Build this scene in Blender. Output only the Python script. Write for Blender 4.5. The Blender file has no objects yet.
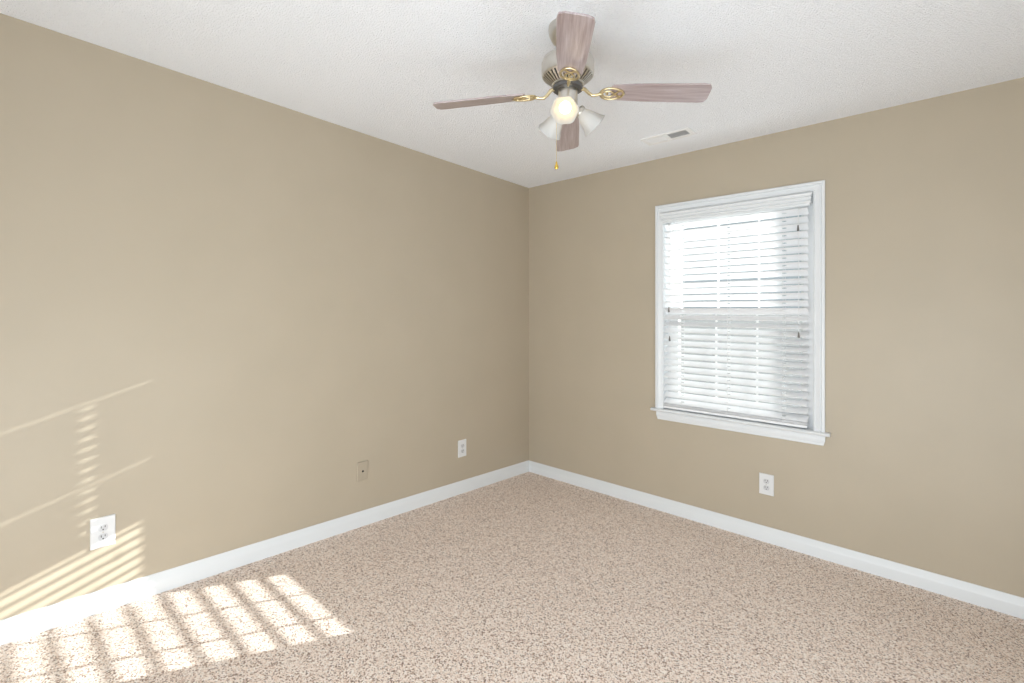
import bpy, bmesh, math, random
from math import sin, cos, pi, radians, sqrt, tan
from mathutils import Vector, Matrix

# ---------------------------------------------------------------- camera, light, exposure
C = bpy.context.scene.collection
SC = bpy.context.scene
random.seed(7)
SLOPE = -0.0315          # floor and ceiling sheared along the left wall to fit the image's lines
HC = 2.44                # ceiling height at the far corner
RX, RY = 3.45, -3.95     # room extent: left wall x=0, window wall y=0
fz = lambda y: SLOPE * y
cz = lambda y: HC + SLOPE * y

cam_d = bpy.data.cameras.new('camera')
cam = bpy.data.objects.new('camera', cam_d)
C.objects.link(cam)
cam.location = (2.7149, -3.1595, 1.3958)
cam.rotation_euler = (pi / 2, 0, 0.7442)
cam_d.sensor_width = 36.0
cam_d.lens = 36.0 * 484.29 / 1024
cam_d.shift_y = -(341.5 - 309.53) / 1024
cam_d.clip_start = 0.02
SC.camera = cam

SC.view_settings.view_transform = 'Standard'
SC.view_settings.look = 'None'
SC.view_settings.exposure = 0.0
SC.view_settings.gamma = 1.0
SC.view_settings.use_curve_mapping = False
SC.cycles.max_bounces = 14
SC.cycles.diffuse_bounces = 8
SC.cycles.transparent_max_bounces = 24
SC.cycles.sample_clamp_indirect = 6.0

SUN_A, SUN_M = 0.470, 0.325          # sun heading in plan (dx/dy) and fall (dz/dy)
world = bpy.data.worlds.new('sky')
SC.world = world
world.use_nodes = True
wn = world.node_tree
wn.nodes['Background'].inputs[0].default_value = (0.80, 0.90, 1.0, 1)     # pale hazy winter sky
wn.nodes['Background'].inputs[1].default_value = 0.55

sun_d = bpy.data.lights.new('sun', 'SUN')
sun_d.energy = 11.5
sun_d.angle = radians(0.32)
sun_d.color = (1.0, 0.985, 0.96)
sun = bpy.data.objects.new('sun', sun_d)
C.objects.link(sun)
sun.rotation_euler = Vector((-SUN_A, -1.0, -SUN_M)).to_track_quat('-Z', 'Y').to_euler()
sun.location = (4, 8, 4)


def area(name, loc, target, sx, sy, power, col):
    d = bpy.data.lights.new(name, 'AREA')
    d.shape = 'RECTANGLE'
    d.size, d.size_y, d.energy, d.color = sx, sy, power, col
    o = bpy.data.objects.new(name, d)
    C.objects.link(o)
    o.location = loc
    o.rotation_euler = (Vector(target) - Vector(loc)).to_track_quat('-Z', 'Y').to_euler()
    return o


# added fill lamps at the unseen walls, which have no openings there
area('rear_fill_lamp', (2.05, RY + 0.05, 1.05), (1.5, 0, 2.0), 2.3, 1.9, 99, (0.84, 0.93, 1.0))
area('side_fill_lamp', (RX - 0.05, -2.2, 1.05), (0, -1.9, 2.0), 2.0, 1.9, 40, (0.84, 0.93, 1.0))


# ---------------------------------------------------------------- materials
def mat(name):
    m = bpy.data.materials.new(name)
    m.use_nodes = True
    nt = m.node_tree
    return m, nt, nt.nodes['Principled BSDF']


def N(nt, kind, **kw):
    n = nt.nodes.new(kind)
    for k, v in kw.items():
        if k.startswith('i_'):
            key = k[2:]
            n.inputs[int(key) if key.isdigit() else key.replace('_', ' ')].default_value = v
        else:
            setattr(n, k, v)
    return n


def ramp(nt, src, stops):
    r = nt.nodes.new('ShaderNodeValToRGB')
    e = r.color_ramp.elements
    while len(e) < len(stops):
        e.new(0.5)
    for el, (pz, c) in zip(e, stops):
        el.position, el.color = pz, (*c, 1)
    nt.links.new(src, r.inputs[0])
    return r.outputs[0]


def plain(name, col, rough=0.5, metal=0.0, spec=0.5):
    m, nt, b = mat(name)
    b.inputs['Base Color'].default_value = (*col, 1)
    b.inputs['Roughness'].default_value = rough
    b.inputs['Metallic'].default_value = metal
    b.inputs['Specular IOR Level'].default_value = spec
    return m


def wall_paint(name):
    m, nt, b = mat(name)
    tc = N(nt, 'ShaderNodeTexCoord')
    n1 = N(nt, 'ShaderNodeTexNoise', i_Scale=260.0, i_Detail=3.0)
    n2 = N(nt, 'ShaderNodeTexNoise', i_Scale=3.0, i_Detail=2.0)
    for n in (n1, n2):
        nt.links.new(tc.outputs['Object'], n.inputs['Vector'])
    c = ramp(nt, n2.outputs[0], [(0.3, (0.457, 0.395, 0.303)), (0.7, (0.475, 0.411, 0.316))])
    nt.links.new(c, b.inputs['Base Color'])
    bp = N(nt, 'ShaderNodeBump', i_Strength=0.12, i_Distance=0.002)
    nt.links.new(n1.outputs[0], bp.inputs['Height'])
    nt.links.new(bp.outputs[0], b.inputs['Normal'])
    b.inputs['Roughness'].default_value = 0.46
    b.inputs['Specular IOR Level'].default_value = 0.45
    return m


M_WALL = wall_paint('tan_wall_paint')
M_TRIM = plain('white_trim_paint', (0.745, 0.77, 0.79), 0.35)
M_VINYL = plain('white_vinyl', (0.82, 0.83, 0.84), 0.4)
M_PLATE = plain('white_plate_plastic', (0.74, 0.745, 0.75), 0.3)
M_RECEPT = plain('outlet_face_plastic', (0.60, 0.605, 0.62), 0.3)
M_DARK = plain('dark_slot', (0.03, 0.03, 0.03), 0.6)
M_PLATE_TAN = plain('tan_painted_plate', (0.43, 0.37, 0.285), 0.45)
M_NICKEL = plain('brushed_nickel', (0.62, 0.59, 0.54), 0.30, 1.0)
M_BRASS = plain('antique_brass', (0.74, 0.62, 0.38), 0.28, 1.0)
M_GOLD = plain('polished_brass', (0.85, 0.58, 0.12), 0.25, 1.0)
M_STEEL = plain('dark_steel', (0.16, 0.155, 0.15), 0.4, 0.8)
M_CORD = plain('white_cord', (0.8, 0.8, 0.8), 0.8)
M_TASSEL = plain('grey_tassel', (0.16, 0.15, 0.14), 0.5)
M_VENT = plain('white_vent_enamel', (0.85, 0.85, 0.85), 0.4)
M_GREY = plain('grey_duct', (0.40, 0.40, 0.40), 0.5)


def ceiling_mat():
    m, nt, b = mat('popcorn_ceiling')
    tc = N(nt, 'ShaderNodeTexCoord')
    n1 = N(nt, 'ShaderNodeTexNoise', i_Scale=150.0, i_Detail=3.0, i_Roughness=0.7)
    n2 = N(nt, 'ShaderNodeTexVoronoi', i_Scale=150.0)
    for n in (n1, n2):
        nt.links.new(tc.outputs['Object'], n.inputs['Vector'])
    mx = N(nt, 'ShaderNodeMath', operation='MULTIPLY_ADD', i_1=-0.6)
    nt.links.new(n2.outputs[0], mx.inputs[0])
    nt.links.new(n1.outputs[0], mx.inputs[2])
    bp = N(nt, 'ShaderNodeBump', i_Strength=0.65, i_Distance=0.012)
    nt.links.new(mx.outputs[0], bp.inputs['Height'])
    nt.links.new(bp.outputs[0], b.inputs['Normal'])
    b.inputs['Base Color'].default_value = (0.93, 0.95, 0.985, 1)
    b.inputs['Roughness'].default_value = 0.9
    b.inputs['Specular IOR Level'].default_value = 0.1
    return m


M_CEIL = ceiling_mat()


def carpet_mat():
    m, nt, b = mat('flecked_beige_carpet')
    tc = N(nt, 'ShaderNodeTexCoord')
    n1 = N(nt, 'ShaderNodeTexNoise', i_Scale=240.0, i_Detail=2.0, i_Roughness=0.6)
    v1 = N(nt, 'ShaderNodeTexVoronoi', i_Scale=215.0)
    n3 = N(nt, 'ShaderNodeTexNoise', i_Scale=4.0, i_Detail=2.0)
    for n in (n1, v1, n3):
        nt.links.new(tc.outputs['Object'], n.inputs['Vector'])
    sep = N(nt, 'ShaderNodeSeparateColor')
    nt.links.new(v1.outputs['Color'], sep.inputs[0])
    c1 = ramp(nt, sep.outputs[0], [(0.0, (0.16, 0.095, 0.07)), (0.16, (0.50, 0.35, 0.265)), (0.36, (0.89, 0.73, 0.62)), (1.0, (0.99, 0.92, 0.86))])
    mixn = N(nt, 'ShaderNodeMix', data_type='RGBA', blend_type='MULTIPLY')
    mixn.inputs[0].default_value = 1.0
    c2 = ramp(nt, n1.outputs[0], [(0.34, (0.58, 0.52, 0.49)), (0.45, (1.0, 1.0, 1.0))])
    nt.links.new(c1, mixn.inputs[6])
    nt.links.new(c2, mixn.inputs[7])
    nt.links.new(mixn.outputs[2], b.inputs['Base Color'])
    bp = N(nt, 'ShaderNodeBump', i_Strength=0.4, i_Distance=0.006)
    ad = N(nt, 'ShaderNodeMath', operation='MULTIPLY_ADD', i_1=-0.8)
    nt.links.new(v1.outputs['Distance'], ad.inputs[0])
    nt.links.new(n1.outputs[0], ad.inputs[2])
    nt.links.new(ad.outputs[0], bp.inputs['Height'])
    nt.links.new(bp.outputs[0], b.inputs['Normal'])
    b.inputs['Roughness'].default_value = 0.95
    b.inputs['Specular IOR Level'].default_value = 0.1
    b.inputs['Sheen Weight'].default_value = 0.25
    return m


M_CARPET = carpet_mat()


def slat_mat():
    m, nt, b = mat('white_blind_slat')
    b.inputs['Base Color'].default_value = (0.83, 0.84, 0.855, 1)
    b.inputs['Roughness'].default_value = 0.4
    tr = N(nt, 'ShaderNodeBsdfTranslucent')
    tr.inputs[0].default_value = (0.86, 0.88, 0.90, 1)
    mx = N(nt, 'ShaderNodeMixShader')
    mx.inputs[0].default_value = 0.02
    nt.links.new(b.outputs[0], mx.inputs[1])
    nt.links.new(tr.outputs[0], mx.inputs[2])
    nt.links.new(mx.outputs[0], nt.nodes['Material Output'].inputs[0])
    return m


M_SLAT = slat_mat()


def glass_mat():
    m, nt, b = mat('window_glass')
    nt.nodes.remove(b)
    t = N(nt, 'ShaderNodeBsdfTransparent')
    t.inputs[0].default_value = (0.95, 0.97, 0.96, 1)
    g = N(nt, 'ShaderNodeBsdfGlossy')
    g.inputs['Roughness'].default_value = 0.02
    fr = N(nt, 'ShaderNodeFresnel', i_IOR=1.35)
    mx = N(nt, 'ShaderNodeMixShader')
    nt.links.new(fr.outputs[0], mx.inputs[0])
    nt.links.new(t.outputs[0], mx.inputs[1])
    nt.links.new(g.outputs[0], mx.inputs[2])
    nt.links.new(mx.outputs[0], nt.nodes['Material Output'].inputs[0])
    return m


M_GLASS = glass_mat()


def frosted_mat():
    m, nt, b = mat('frosted_lamp_glass')
    b.inputs['Base Color'].default_value = (0.60, 0.60, 0.59, 1)
    b.inputs['Roughness'].default_value = 0.35
    tr = N(nt, 'ShaderNodeBsdfTranslucent')
    tr.inputs[0].default_value = (0.85, 0.84, 0.82, 1)
    mx = N(nt, 'ShaderNodeMixShader')
    mx.inputs[0].default_value = 0.2
    nt.links.new(b.outputs[0], mx.inputs[1])
    nt.links.new(tr.outputs[0], mx.inputs[2])
    nt.links.new(mx.outputs[0], nt.nodes['Material Output'].inputs[0])
    return m


M_FROST = frosted_mat()


def bulb_mat():
    m, nt, b = mat('lit_bulb')
    b.inputs['Base Color'].default_value = (0.9, 0.88, 0.8, 1)
    b.inputs['Emission Color'].default_value = (1.0, 0.74, 0.40, 1)
    b.inputs['Emission Strength'].default_value = 2.6
    return m


M_BULB = bulb_mat()


def blade_mat():
    m, nt, b = mat('mauve_wood_blade')
    tc = N(nt, 'ShaderNodeTexCoord')
    mp = N(nt, 'ShaderNodeMapping')
    mp.inputs['Scale'].default_value = (3.0, 60.0, 60.0)
    nt.links.new(tc.outputs['Object'], mp.inputs[0])
    n1 = N(nt, 'ShaderNodeTexNoise', i_Scale=2.0, i_Detail=5.0, i_Roughness=0.6)
    nt.links.new(mp.outputs[0], n1.inputs['Vector'])
    c = ramp(nt, n1.outputs[0], [(0.3, (0.21, 0.14, 0.14)), (0.55, (0.37, 0.30, 0.305)), (0.75, (0.50, 0.44, 0.46))])
    nt.links.new(c, b.inputs['Base Color'])
    b.inputs['Roughness'].default_value = 0.32
    b.inputs['Coat Weight'].default_value = 1.0
    b.inputs['Coat Roughness'].default_value = 0.33
    b.inputs['Coat IOR'].default_value = 2.0
    return m


M_BLADE = blade_mat()


# ---------------------------------------------------------------- mesh builder
class MB:
    def __init__(self):
        self.v, self.f, self.mi = [], [], []

    def add(self, verts, faces, mi=0):
        o = len(self.v)
        self.v += [tuple(q) for q in verts]
        for f in faces:
            self.f.append(tuple(i + o for i in f))
            self.mi.append(mi)
        return self

    def box(self, x0, x1, y0, y1, z0, z1, mi=0, mtx=None):
        vs = [Vector((x, y, z)) for z in (z0, z1) for y in (y0, y1) for x in (x0, x1)]
        if mtx:
            vs = [mtx @ v for v in vs]
        return self.add(vs, [(0, 2, 3, 1), (4, 5, 7, 6), (0, 1, 5, 4), (2, 6, 7, 3), (0, 4, 6, 2), (1, 3, 7, 5)], mi)

    def lathe(self, prof, n=40, mtx=None, mi=0, wob=None, cap=False):
        vs, fs = [], []
        for k, (r, z) in enumerate(prof):
            for i in range(n):
                a = 2 * pi * i / n
                rr, zz = (wob(k, a, r, z) if wob else (r, z))
                v = Vector((rr * cos(a), rr * sin(a), zz))
                vs.append(mtx @ v if mtx else v)
        for k in range(len(prof) - 1):
            for i in range(n):
                j = (i + 1) % n
                fs.append((k * n + i, k * n + j, (k + 1) * n + j, (k + 1) * n + i))
        if cap:
            fs.append(tuple(range(n))[::-1])
            fs.append(tuple((len(prof) - 1) * n + i for i in range(n)))
        return self.add(vs, fs, mi)

    def tube(self, pts, r, n=10, mi=0, closed=False, mtx=None):
        pts = [Vector(q) for q in pts]
        if mtx:
            pts = [mtx @ q for q in pts]
        m = len(pts)
        rs = r if isinstance(r, (list, tuple)) else [r] * m
        vs, fs = [], []
        up = None
        for k, q in enumerate(pts):
            a = pts[(k - 1) % m] if (closed or k > 0) else q
            b = pts[(k + 1) % m] if (closed or k < m - 1) else q
            t = (b - a).normalized()
            if up is None:
                up = Vector((0, 0, 1)) if abs(t.z) < 0.9 else Vector((1, 0, 0))
            u = t.cross(up).normalized()
            w = u.cross(t).normalized()
            up = w
            for i in range(n):
                an = 2 * pi * i / n
                vs.append(q + (u * cos(an) + w * sin(an)) * rs[k])
        kk = m if closed else m - 1
        for k in range(kk):
            k2 = (k + 1) % m
            for i in range(n):
                j = (i + 1) % n
                fs.append((k * n + i, k * n + j, k2 * n + j, k2 * n + i))
        if not closed:
            fs.append(tuple(range(n))[::-1])
            fs.append(tuple((m - 1) * n + i for i in range(n)))
        return self.add(vs, fs, mi)

    def prism(self, outline, z0, z1, mi=0, mtx=None):
        n = len(outline)
        vs = [Vector((x, y, z)) for z in (z0, z1) for x, y in outline]
        if mtx:
            vs = [mtx @ v for v in vs]
        fs = [tuple(range(n))[::-1], tuple(range(n, 2 * n))]
        fs += [(i, (i + 1) % n, n + (i + 1) % n, n + i) for i in range(n)]
        return self.add(vs, fs, mi)

    def sweep(self, stations, mi=0):
        """stations: list of equal-length closed loops"""
        n = len(stations[0])
        vs = [q for s in stations for q in s]
        fs = []
        for k in range(len(stations) - 1):
            for i in range(n):
                j = (i + 1) % n
                fs.append((k * n + i, k * n + j, (k + 1) * n + j, (k + 1) * n + i))
        fs.append(tuple(range(n))[::-1])
        fs.append(tuple((len(stations) - 1) * n + i for i in range(n)))
        return self.add(vs, fs, mi)

    def build(self, name, mats, parent=None, smooth=None, bevel=0.0, kind=None):
        me = bpy.data.meshes.new(name)
        me.from_pydata(self.v, [], self.f)
        for m in (mats if isinstance(mats, (list, tuple)) else [mats]):
            me.materials.append(m)
        me.polygons.foreach_set('material_index', self.mi)
        bm = bmesh.new()
        bm.from_mesh(me)
        bmesh.ops.recalc_face_normals(bm, faces=bm.faces)
        bm.to_mesh(me)
        bm.free()
        if smooth is not None:
            me.polygons.foreach_set('use_smooth', [True] * len(me.polygons))
            me.set_sharp_from_angle(angle=radians(smooth))
        o = bpy.data.objects.new(name, me)
        C.objects.link(o)
        if parent:
            o.parent = parent
        if bevel:
            b = o.modifiers.new('bevel', 'BEVEL')
            b.width, b.segments, b.limit_method = bevel, 2, 'ANGLE'
        if kind:
            o['kind'] = kind
        return o


def thing(name, label, cat, loc=(0, 0, 0), rz=0.0, group=None):
    o = bpy.data.objects.new(name, None)
    C.objects.link(o)
    o.empty_display_size = 0.05
    o.location = loc
    o.rotation_euler = (0, 0, rz)
    o['label'], o['category'] = label, cat
    if group:
        o['group'] = group
    return o


# ---------------------------------------------------------------- room shell
WT = 0.25
OX0, OX1, OZ0, OZ1 = 1.224, 2.118, 0.715, 2.058     # clear window opening
JT = 0.02                                           # jamb thickness


def slab(zf, t, name, m, x0, x1, y0, y1):
    b = MB()
    vs = [(x, y, zf(y) + dz) for dz in (0, t) for y in (y0, y1) for x in (x0, x1)]
    b.add(vs, [(0, 2, 3, 1), (4, 5, 7, 6), (0, 1, 5, 4), (2, 6, 7, 3), (0, 4, 6, 2), (1, 3, 7, 5)])
    return b.build(name, m, kind='structure')


slab(lambda y: fz(y) + 0.010, -0.2, 'floor', M_CARPET, 0, RX, RY, 0)
slab(cz, 0.2, 'ceiling', M_CEIL, 0, RX, RY, 0)

w = MB()
zb, zt = -0.3, 2.9
w.add([(x, y, z) for z in (zb, zt) for y in (RY - 0.2, WT) for x in (-0.2, 0)],
      [(0, 2, 3, 1), (4, 5, 7, 6), (0, 1, 5, 4), (2, 6, 7, 3), (0, 4, 6, 2), (1, 3, 7, 5)])
w.build('wall_left', M_WALL, kind='structure')
w = MB()
w.box(RX, RX + 0.2, RY - 0.2, WT, zb, zt)
w.build('wall_right', M_WALL, kind='structure')
w = MB()
w.box(0, RX, RY - 0.2, RY, zb, zt)
w.build('wall_front', M_WALL, kind='structure')
# window wall, one mesh with the opening cut through it; the outer return is narrower
w = MB()
a0, a1, b0, b1 = OX0 - JT, OX1 + JT, OZ0 - JT, OZ1 + JT
e0, e1, g0, g1 = 1.222, 2.022, 0.74, 2.03
inn = [(a0, b0), (a1, b0), (a1, b1), (a0, b1)]
out = [(e0, g0), (e1, g0), (e1, g1), (e0, g1)]
fr = [(0, zb), (RX, zb), (RX, zt), (0, zt)]
YS = 0.16
vs = [(x, 0, z) for x, z in fr] + [(x, 0, z) for x, z in inn] + [(x, YS, z) for x, z in inn] + \
     [(x, YS, z) for x, z in out] + [(x, WT, z) for x, z in out] + [(x, WT, z) for x, z in fr]
fs = []
for k in range(5):
    for i in range(4):
        j = (i + 1) % 4
        fs.append((k * 4 + i, k * 4 + j, k * 4 + 4 + j, k * 4 + 4 + i))
for i in range(4):
    j = (i + 1) % 4
    fs.append((20 + i, 20 + j, j, i))
w.add(vs, fs)
w.mi = [1 if k in range(8, 20) else 0 for k in range(len(w.f))]
w.build('wall_back', [M_WALL, M_VINYL], kind='structure')

# baseboards: a flat board with a sloping moulded top
BB = [(0.0, 0.0), (0.017, 0.0), (0.017, 0.062), (0.0155, 0.068), (0.010, 0.080), (0.0055, 0.092), (0.003, 0.0985), (0.0, 0.1)]


def baseboard(name, side):
    b = MB()
    if side == 'left':
        st = [[(d, y if y < -1 else -d, fz(y if y < -1 else -d) + h) for d, h in BB] for y in (RY, 0)]
    else:
        st = [[(x if x > 1 else d, -d, fz(-d) + h) for d, h in BB] for x in (0, RX)]
    b.sweep(st)
    return b.build(name, M_TRIM, smooth=35, kind='structure')


baseboard('baseboard_left', 'left')
baseboard('baseboard_back', 'back')

# ground outdoors
g = MB()
g.box(-90, 94, WT, 200, -0.75, -0.55)
gm, nt, b_ = mat('outdoor_ground')
nz = N(nt, 'ShaderNodeTexNoise', i_Scale=1.2, i_Detail=6.0)
tcg = N(nt, 'ShaderNodeTexCoord')
nt.links.new(tcg.outputs['Object'], nz.inputs['Vector'])
nt.links.new(ramp(nt, nz.outputs[0], [(0.35, (0.24, 0.245, 0.25)), (0.65, (0.33, 0.335, 0.34))]), b_.inputs['Base Color'])
b_.inputs['Roughness'].default_value = 0.9
g.build('ground', gm, kind='structure')

# ---------------------------------------------------------------- window
win = bpy.data.objects.new('window_1', None)
C.objects.link(win)
win['kind'] = 'structure'
# colonial casing, mitred: profile across the width (u from the opening outwards, v out of the wall)
CP = [(0.0, 0.0), (0.0, 0.010), (0.006, 0.0145), (0.011, 0.0085), (0.018, 0.0105), (0.034, 0.0165), (0.039, 0.0115), (0.044, 0.019), (0.052, 0.019), (0.057, 0.016), (0.057, 0.0)]
CI = 0.006
c0, c1, cz1 = OX0 + 0.003, OX1 - 0.002, OZ1 - 0.002
b = MB()
b.sweep([[(c0 - u, -v, OZ0) for u, v in CP], [(c0 - u, -v, cz1 + u) for u, v in CP],
         [(c1 + u, -v, cz1 + u) for u, v in CP], [(c1 + u, -v, OZ0) for u, v in CP]])
b.build('window_casing', M_TRIM, win, smooth=25)
# stool with horns, and apron under it
b = MB()
sx0, sx1 = 1.145, 2.199
prof = [(0.05, 0.0), (-0.030, 0.0), (-0.036, 0.003), (-0.039, 0.0095), (-0.036, 0.016), (-0.030, 0.019), (0.05, 0.019)]
zs = OZ0 - 0.019
b.sweep([[(x, min(y, -0.0005), zs + z) for y, z in prof] for x in (sx0, sx1)])
b.box(OX0, OX1, -0.001, 0.16, zs, zs + 0.019)
b.build('window_stool', M_TRIM, win, smooth=40)
b = MB()
ap = [(0.0, 0.0), (0.011, 0.0), (0.014, 0.006), (0.012, 0.014), (0.016, 0.030), (0.017, 0.044), (0.014, 0.054), (0.012, 0.062), (0.0, 0.062)]
za = zs - 0.0575
ap = [(h, z * 0.0575 / 0.062) for h, z in ap]
b.sweep([[(1.177 + (0.010 if z < 0.03 else 0.0) * (1 - z / 0.03), -y, za + z) for y, z in ap], [(2.175 - (0.010 if z < 0.03 else 0.0) * (1 - z / 0.03), -y, za + z) for y, z in ap]])
b.build('window_apron', M_TRIM, win, smooth=30)
b = MB()
b.box(OX0 - JT, OX0, 0.0, 0.16, OZ0, OZ1 + JT)
b.box(OX1, OX1 + JT, 0.0, 0.16, OZ0, OZ1 + JT)
b.box(OX0, OX1, 0.0, 0.16, OZ1, OZ1 + JT)
b.build('window_jamb', M_TRIM, win)


def sash(name, y0, y1, z0, z1, rail_b, rail_t, st=0.045):
    x0, x1 = OX0 + 0.028, OX1 - 0.028
    b = MB()
    b.box(x0, x0 + st, y0, y1, z0, z1)
    b.box(x1 - st, x1, y0, y1, z0, z1)
    b.box(x0 + st, x1 - st, y0, y1, z0, z0 + rail_b)
    b.box(x0 + st, x1 - st, y0, y1, z1 - rail_t, z1)
    s = b.build(name, M_VINYL, win)
    gx0, gx1, gz0, gz1 = x0 + st, x1 - st, z0 + rail_b, z1 - rail_t
    ym = (y0 + y1) / 2
    b = MB()
    b.box(gx0, gx1, ym - 0.002, ym + 0.002, gz0, gz1)
    b.build('glass_pane', M_GLASS, s)
    b = MB()
    for k in (1, 2):
        xm = gx0 + (gx1 - gx0) * k / 3
        b.box(xm - 0.0055, xm + 0.0055, ym - 0.0035, ym + 0.0035, gz0, gz1)
    b.build('muntin_grid', M_VINYL, s)


b = MB()
b.box(OX0, OX0 + 0.028, 0.065, 0.158, OZ0, OZ1)
b.box(OX1 - 0.028, OX1, 0.065, 0.158, OZ0, OZ1)
b.box(OX0 + 0.028, OX1 - 0.028, 0.065, 0.158, OZ1 - 0.03, OZ1)
b.box(OX0 + 0.028, OX1 - 0.028, 0.065, 0.158, OZ0, OZ0 + 0.03)
b.build('window_frame', M_VINYL, win)
sash('lower_sash', 0.072, 0.107, OZ0 + 0.03, 1.402, 0.055, 0.04)
sash('upper_sash', 0.112, 0.147, 1.362, OZ1 - 0.03, 0.04, 0.045)

# ---------------------------------------------------------------- blind
blind = thing('window_blind', 'white horizontal slat blind hanging lowered inside the window frame', 'blind', (1.652, 0.012, 2.05))
BX, BZ = 1.652, 2.05
sl0, sl1 = 1.229 - BX, 2.087 - BX
LAD = (1.354 - BX, 1.652 - BX, 1.965 - BX)
PITCH = 0.0440
SW = 0.050
N_SL = 28
z_first = 0.771
T_OPEN, T_SHUT = radians(34), radians(-41)


def slat(b, zc, th, roll=0.0):
    hw = 0.011
    xs = [sl0]
    for L in LAD:
        xs += [L - hw, L + hw]
    xs.append(sl1)
    vv = [-0.025, -0.017, -0.010, -0.0052, 0.0052, 0.011, 0.017, 0.025]
    crown = lambda v: 0.003 * (1 - (v / 0.025) ** 2)
    nx, nv = len(xs), len(vv)
    vs = []
    for layer in (0, 1):
        for x in xs:
            for v in vv:
                h = crown(v) + (0.0014 if layer else -0.0014)
                # v > 0 towards the room; th > 0 turns the room edge down
                yy = -v * cos(th) - h * sin(th) * 1.0
                zz = -v * sin(th) + h * cos(th)
                vs.append((x, yy, zc + zz + roll * x))
    fs = []
    idx = lambda l, i, j: l * nx * nv + i * nv + j
    hole = lambda i, j: (i in (1, 3, 5)) and j == 3
    for i in range(nx - 1):
        for j in range(nv - 1):
            if hole(i, j):
                q = [(i, j), (i + 1, j), (i + 1, j + 1), (i, j + 1)]
                for k in range(4):
                    p_, r_ = q[k], q[(k + 1) % 4]
                    fs.append((idx(0, *p_), idx(0, *r_), idx(1, *r_), idx(1, *p_)))
                continue
            for l in (0, 1):
                fs.append((idx(l, i, j), idx(l, i + 1, j), idx(l, i + 1, j + 1), idx(l, i, j + 1)))
    for i in range(nx - 1):
        for j in (0, nv - 1):
            fs.append((idx(0, i, j), idx(0, i + 1, j), idx(1, i + 1, j), idx(1, i, j)))
    for j in range(nv - 1):
        for i in (0, nx - 1):
            fs.append((idx(0, i, j), idx(0, i, j + 1), idx(1, i, j + 1), idx(1, i, j)))
    b.add(vs, fs)


sb = MB()
slat_z = []
for k in range(N_SL):
    zc = z_first + PITCH * k
    if zc > 1.985:
        break
    slat_z.append(zc)
    th = T_OPEN if zc < 1.37 else T_SHUT
    th += radians(random.uniform(-0.5, 0.5))
    if k in (18, 26):
        th += radians(6 if k == 18 else 5)
        zc -= 0.0045
    slat(sb, zc - BZ, th, random.uniform(-0.0012, 0.0012))
sb.build('slats', M_SLAT, blind, smooth=40)
# bottom rail with two slats resting on it
b = MB()
b.box(sl0, sl1, -0.026, 0.026, 0.722 - BZ, 0.739 - BZ)
b.build('bottom_rail', M_SLAT, blind, bevel=0.004)
b = MB()
for zc in (0.7435, 0.7495):
    slat(b, zc - BZ, radians(1.0))
b.build('stacked_slats', M_SLAT, blind, smooth=40)
b = MB()
b.box(sl0, sl1 + 0.004, -0.016, 0.036, 2.006 - BZ, 2.052 - BZ)
b.build('headrail', M_SLAT, blind)
# moulded valance across the top with short returns at its ends
b = MB()
vp = [(0.0, 0.0), (0.003, 0.0), (0.005, 0.008), (0.003, 0.013), (0.009, 0.016), (0.010, 0.024), (0.005, 0.029), (0.011, 0.032), (0.012, 0.046), (0.007, 0.051), (0.014, 0.056), (0.017, 0.068), (0.0, 0.068)]
vx0, vx1, vy, vz = 1.228 - BX, 2.098 - BX, -0.033, 1.983 - BZ
b.sweep([[(vx0 - y, 0.0, vz + z) for y, z in vp], [(vx0 - y, vy - y, vz + z) for y, z in vp],
         [(vx1 + y, vy - y, vz + z) for y, z in vp], [(vx1 + y, 0.0, vz + z) for y, z in vp]])
b.build('valance', M_TRIM, blind, smooth=30)
# ladder cords
for L in LAD:
    b = MB()
    for yy in (-0.0245, 0.0245):
        b.tube([(L, yy, 0.73 - BZ), (L, yy, 2.01 - BZ)], 0.0009, 6)
    b.build('ladder_cord', M_CORD, blind)


def pull_cord(name, x, zend, dx=0.0):
    b = MB()
    y = -0.048
    b.tube([(x, -0.034, 1.985 - BZ), (x + dx * 0.2, y, 1.96 - BZ), (x + dx, y, zend + 0.028 - BZ)], 0.0011, 6)
    o = b.build(name, M_CORD, blind)
    b = MB()
    b.lathe([(0.0012, 0.034), (0.0035, 0.031), (0.0045, 0.02), (0.0065, 0.004), (0.0058, 0.0), (0.001, 0.0)], 12, Matrix.Translation((x + dx, y, zend - BZ)))
    b.build('cord_tassel', M_TASSEL, o, smooth=40)


pull_cord('lift_cord', 2.047 - BX, 1.842, 0.0)
pull_cord('lift_cord', 2.050 - BX, 1.234, 0.0)
pull_cord('tilt_cord', 1.279 - BX, 1.378, 0.0)
pull_cord('tilt_cord', 1.284 - BX, 1.183, 0.0)

# ---------------------------------------------------------------- wall plates


def plate_mesh(wd, ht, m, parent):
    b = MB()
    t = 0.0075
    loops = []
    for s_, d in ((0, 0.0), (0, 0.0052), (0.0028, t)):
        loops.append([(-wd / 2 + s_, -d, -ht / 2 + s_), (wd / 2 - s_, -d, -ht / 2 + s_), (wd / 2 - s_, -d, ht / 2 - s_), (-wd / 2 + s_, -d, ht / 2 - s_)])
    b.sweep(loops)
    return b.build('cover_plate', m, parent)


def rounded(wd, ht, r, n=6):
    o = []
    for cx, cy, a in ((wd / 2 - r, ht / 2 - r, 0), (-wd / 2 + r, ht / 2 - r, 90), (-wd / 2 + r, -ht / 2 + r, 180), (wd / 2 - r, -ht / 2 + r, 270)):
        for k in range(n + 1):
            t = radians(a + 90 * k / n)
            o.append((cx + r * cos(t), cy + r * sin(t)))
    return o


RXP = Matrix.Rotation(pi / 2, 4, 'X')    # plate drawing plane to the wall plane (x, z), facing -y


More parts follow.
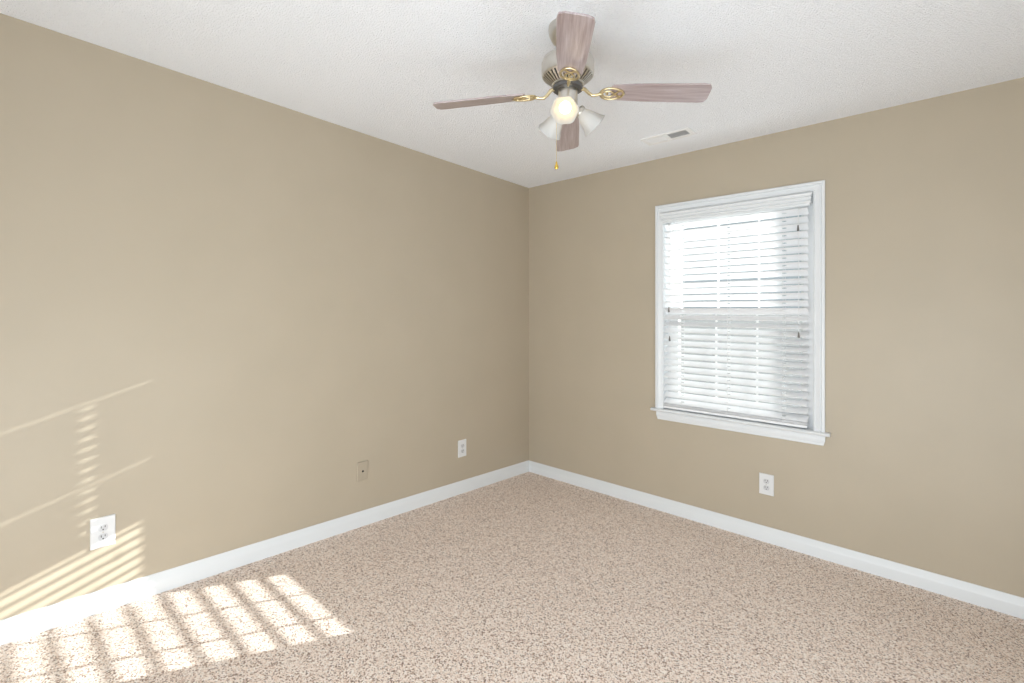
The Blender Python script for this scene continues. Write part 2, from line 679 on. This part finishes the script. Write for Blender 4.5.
def outlet(loc, rz, label, wd=0.078, ht=0.124):
    """built facing -y"""
    o = thing('wall_outlet', label, 'outlet', loc, rz, 'white duplex outlets along the walls')
    plate_mesh(wd, ht, M_PLATE, o)
    for zc in (0.0195, -0.0195):
        b = MB()
        out = [(x, max(-0.0135, min(0.0135, y))) for x, y in rounded(0.033, 0.033, 0.0155, 8)]
        b.prism(out, 0.0065, 0.0088, 0, Matrix.Translation((0, 0, zc)) @ RXP)
        r = b.build('receptacle', M_RECEPT, o)
        b = MB()
        b.box(-0.0078, -0.0052, -0.0091, -0.0080, zc - 0.001, zc + 0.0085)
        b.box(0.0052, 0.0078, -0.0091, -0.0080, zc + 0.0005, zc + 0.0085)
        b.prism(rounded(0.0056, 0.0056, 0.0026, 5), 0.0080, 0.0091, 0, Matrix.Translation((0, 0, zc - 0.0075)) @ RXP)
        b.build('slots', M_DARK, r)
    b = MB()
    b.prism(rounded(0.006, 0.006, 0.0029, 6), 0.0065, 0.0082, 0, RXP)
    b.build('screw', M_NICKEL, o)
    return o


LW = pi / 2      # left wall faces +x
outlet((0.0, -2.818, 0.437), LW, 'white duplex outlet on the left wall, crossed by the bars of sunlight', 0.084, 0.130)
outlet((0.0, -0.761, 0.364), LW, 'white duplex outlet low on the left wall nearest the room corner')
outlet((1.874, 0.0, 0.352), 0.0, 'white duplex outlet low on the wall below the window', 0.080, 0.123)
o = thing('cable_plate', 'tan painted wall plate with a small cable jack on left wall', 'wall plate', (0.0, -1.581, 0.396), LW)
plate_mesh(0.072, 0.117, M_PLATE_TAN, o)
b = MB()
b.prism(rounded(0.012, 0.012, 0.0058, 8), 0.0065, 0.0088, 0, RXP)
b.prism(rounded(0.008, 0.008, 0.0039, 8), 0.0085, 0.014, 0, RXP)
j = b.build('cable_jack', M_DARK, o)
for zc in (0.042, -0.042):
    b = MB()
    b.prism(rounded(0.006, 0.006, 0.0029, 6), 0.0065, 0.0081, 0, Matrix.Translation((0, 0, zc)) @ RXP)
    b.build('screw', M_PLATE_TAN, o)

# ---------------------------------------------------------------- ceiling vent
vx0, vx1, vy0, vy1 = 1.262, 1.567, -0.411, -0.283
vc = ((vx0 + vx1) / 2, (vy0 + vy1) / 2)
vent = thing('ceiling_vent', 'white metal air register in the ceiling above the window', 'vent', (vc[0], vc[1], cz(vc[1])))
vent.rotation_euler = (math.atan(SLOPE), 0, 0)
hx, hy = (vx1 - vx0) / 2, (vy1 - vy0) / 2
b = MB()
ix, iy = hx - 0.028, hy - 0.026
for (x0, x1, y0, y1) in ((-hx, hx, -hy, -iy), (-hx, hx, iy, hy), (-hx, -ix, -iy, iy), (ix, hx, -iy, iy), (-0.008, 0.008, -iy, iy)):
    b.box(x0, x1, y0, y1, -0.006, -0.0005)
b.build('register_frame', M_VENT, vent, bevel=0.002)
b = MB()
b.box(-ix, ix, -iy, iy, -0.0012, -0.0004)
b.build('duct_opening', M_GREY, vent)
for side in (-1, 1):
    b = MB()
    n = 9
    for k in range(n):
        xc = side * (0.008 + (ix - 0.008) * (k + 0.5) / n)
        m = Matrix.Translation((xc, 0, -0.0055)) @ Matrix.Rotation(radians(48 * side), 4, 'Y')
        b.box(-0.006, 0.006, -iy, iy, -0.0005, 0.0005, 0, m)
    b.build('louver_bank', M_VENT, vent)

# ---------------------------------------------------------------- ceiling fan
FX, FY = 1.601, -1.630
FZ = cz(FY)
fan = thing('ceiling_fan', 'nickel four-blade ceiling fan with three frosted lamp shades', 'ceiling fan', (FX, FY, FZ))
zz = lambda z: 1.3958 + (z - 1.3958) * 1.022 - FZ     # world height scaled about camera height, then to fan height
b = MB()
b.lathe([(0.001, 0.002), (0.074, 0.002), (0.075, -0.012), (0.072, -0.030), (0.061, -0.052), (0.044, -0.066), (0.026, -0.072), (0.001, -0.072)], 48)
b.build('canopy', M_NICKEL, fan, smooth=35)
b = MB()
b.lathe([(0.0125, -0.07), (0.0125, zz(2.355))], 24)
b.lathe([(0.001, zz(2.385)), (0.020, zz(2.385)), (0.024, zz(2.377)), (0.026, zz(2.355)), (0.001, zz(2.355))], 24)
b.build('downrod', M_NICKEL, fan, smooth=40)
# motor housing with a ring of vent slots in its lower cone
b = MB()
b.lathe([(0.001, zz(2.360)), (0.045, zz(2.359)), (0.082, zz(2.353)), (0.096, zz(2.343)), (0.1015, zz(2.328)), (0.1015, zz(2.290)), (0.099, zz(2.281)), (0.094, zz(2.277))], 64)
nf = 36
for k in range(nf):                       # fins between the slots
    a = 2 * pi * k / nf
    w_ = 0.0030
    m = Matrix.Rotation(a, 4, 'Z')
    b.add([m @ Vector(q) for q in [(0.096, -w_ * 1.6, zz(2.278)), (0.096, w_ * 1.6, zz(2.278)), (0.060, w_, zz(2.248)), (0.060, -w_, zz(2.248)),
                                   (0.093, -w_ * 1.6, zz(2.281)), (0.093, w_ * 1.6, zz(2.281)), (0.057, w_, zz(2.251)), (0.057, -w_, zz(2.251))]],
          [(0, 1, 2, 3), (4, 7, 6, 5), (0, 4, 5, 1), (1, 5, 6, 2), (2, 6, 7, 3), (3, 7, 4, 0)])
b.lathe([(0.058, zz(2.252)), (0.062, zz(2.249)), (0.061, zz(2.244)), (0.050, zz(2.241)), (0.001, zz(2.241))], 48)
mh = b.build('motor_housing', M_NICKEL, fan, smooth=35)
b = MB()
b.lathe([(0.001, zz(2.290)), (0.090, zz(2.290)), (0.090, zz(2.281)), (0.058, zz(2.254)), (0.001, zz(2.254))], 48)
b.build('motor_core', M_DARK, mh, smooth=40)
b = MB()
b.lathe([(0.001, zz(2.242)), (0.058, zz(2.242)), (0.058, zz(2.230)), (0.048, zz(2.227)), (0.001, zz(2.227))], 48)
b.build('flywheel', M_STEEL, fan, smooth=40)
b = MB()
b.lathe([(0.001, zz(2.229)), (0.037, zz(2.229)), (0.038, zz(2.225)), (0.038, zz(2.166)), (0.036, zz(2.160)), (0.041, zz(2.156)), (0.041, zz(2.142)), (0.034, zz(2.132)), (0.018, zz(2.126)), (0.010, zz(2.112)), (0.001, zz(2.110))], 48)
b.build('switch_housing', M_NICKEL, fan, smooth=35)

BLZ = 2.222
PITCH_B = radians(-11)


def blade_bm():
    b = MB()
    r0, r1 = 0.165, 0.530
    w0, w1 = 0.044, 0.056
    out = [(r0, -w0 + 0.008), (r0 + 0.008, -w0)]
    out += [(r0 + 0.12, -w0 - 0.008), (r1 - 0.03, -w1), (r1 - 0.010, -w1 + 0.004), (r1, -w1 + 0.024)]
    out += [(r1, w1 - 0.024), (r1 - 0.010, w1 - 0.004), (r1 - 0.03, w1), (r0 + 0.12, w0 + 0.008), (r0 + 0.008, w0), (r0, w0 - 0.008)]
    b.prism(out, -0.003, 0.003)
    return b


def iron_bm():
    b = MB()
    z = -0.0065
    # arm from the flywheel, dipping and rising to the blade
    pts = [(0.048, 0, 0.016), (0.065, 0, 0.012), (0.080, 0, -0.004), (0.095, 0, -0.014), (0.112, 0, -0.012), (0.128, 0, z)]
    b.tube(pts, [0.007, 0.007, 0.0062, 0.0058, 0.0058, 0.006], 10)
    # pointed loop under the blade root with crossing scrolls inside
    lp = []
    for k in range(28):
        t = 2 * pi * k / 28
        lp.append((0.168 - 0.044 * cos(t) , 0.033 * sin(t) * (1.0 + 0.15 * cos(t)), z))
    b.tube(lp, 0.0042, 8, closed=True)
    for s in (-1, 1):
        b.tube([(0.128, 0, z), (0.142, s * 0.015, z - 0.001), (0.160, s * 0.018, z - 0.001), (0.178, s * 0.004, z - 0.001), (0.196, -s * 0.020, z)], 0.0034, 8)
    b.tube([(0.205, -0.020, z), (0.215, 0, z), (0.205, 0.020, z)], 0.0038, 8)
    for x, y in ((0.150, 0), (0.196, 0.020), (0.196, -0.020)):
        b.lathe([(0.001, -0.0035), (0.005, -0.003), (0.006, 0.0), (0.006, 0.003), (0.001, 0.003)], 12, Matrix.Translation((x, y, z)))
    return b


bm_, im_ = None, None
for k in range(4):
    a = radians(36.2 + 90 * k + (2.5 if k == 3 else 0))
    droop = radians((3.4, 5.4, 3.4, 2.0)[k])
    if bm_ is None:
        o = blade_bm().build('blade', M_BLADE, fan, bevel=0.0012)
        q = iron_bm().build('blade_bracket', M_BRASS, o, smooth=50)
        bm_, im_ = o, q
    else:
        o, q = bm_.copy(), im_.copy()
        C.objects.link(o)
        C.objects.link(q)
        o.parent, q.parent = fan, o
    o.rotation_euler = (Matrix.Rotation(a, 4, 'Z') @ Matrix.Rotation(droop, 4, 'Y') @ Matrix.Rotation(PITCH_B, 4, 'X')).to_euler()
    o.location = (0, 0, zz(BLZ))

# three lamps
sh_prof = [(0.021, 0.000), (0.023, 0.006), (0.027, 0.018), (0.035, 0.036), (0.041, 0.052), (0.046, 0.070), (0.053, 0.086), (0.058, 0.094)]


def scallop(k, a, r, z):
    t = max(0.0, (z - 0.05) / 0.045)
    return r * (1 + 0.045 * t * cos(6 * a)), z


for k, azd in enumerate((-60, 60, 165)):
    az = radians(azd)
    tilt = radians(52)     # axis away from straight down
    d = Vector((cos(az) * sin(tilt), sin(az) * sin(tilt), -cos(tilt)))
    p0 = Vector((cos(az) * 0.046, sin(az) * 0.046, zz(2.160)))
    fr = d.to_track_quat('Z', 'Y').to_matrix().to_4x4()
    m = Matrix.Translation(p0) @ fr @ Matrix.Scale(0.88, 4)
    b = MB()
    b.tube([(cos(az) * 0.030, sin(az) * 0.030, zz(2.163)), tuple(p0 - d * 0.004), tuple(p0 + d * 0.004)], 0.010, 12)
    b.lathe([(0.001, -0.004), (0.020, -0.004), (0.0255, 0.002), (0.0262, 0.014), (0.0245, 0.016), (0.001, 0.016)], 28, m)
    ho = b.build('lamp_holder', M_NICKEL, fan, smooth=40)
    sm = m @ Matrix.Translation((0, 0, 0.008))
    b = MB()
    inner = [(r - 0.0022, z) for r, z in sh_prof]
    b.lathe(sh_prof + [(sh_prof[-1][0] - 0.001, 0.0955)] + inner[::-1], 48, sm, wob=scallop)
    b.build('lamp_shade', M_FROST, ho, smooth=50)
    b = MB()
    b.lathe([(0.001, 0.012), (0.012, 0.012), (0.013, 0.026), (0.020, 0.040), (0.0255, 0.054), (0.0265, 0.064), (0.023, 0.076), (0.014, 0.084), (0.001, 0.087)], 24, m)
    b.build('light_bulb', M_BULB, ho, smooth=60)

# pull chain
b = MB()
rt = Vector((0.7356, 0.6774, 0))
pc = rt * -0.044
b.tube([(pc.x * 0.7, pc.y * 0.7, zz(2.148)), (pc.x, pc.y, zz(2.135)), (pc.x, pc.y, zz(1.958))], 0.0011, 6)
ch = b.build('pull_chain', M_BRASS, fan)
b = MB()
b.lathe([(0.001, 0.030), (0.003, 0.028), (0.004, 0.020), (0.0075, 0.010), (0.0075, 0.004), (0.005, 0.0), (0.001, 0.0)], 16, Matrix.Translation((pc.x, pc.y, zz(1.929))))
b.build('chain_fob', M_GOLD, ch, smooth=40)
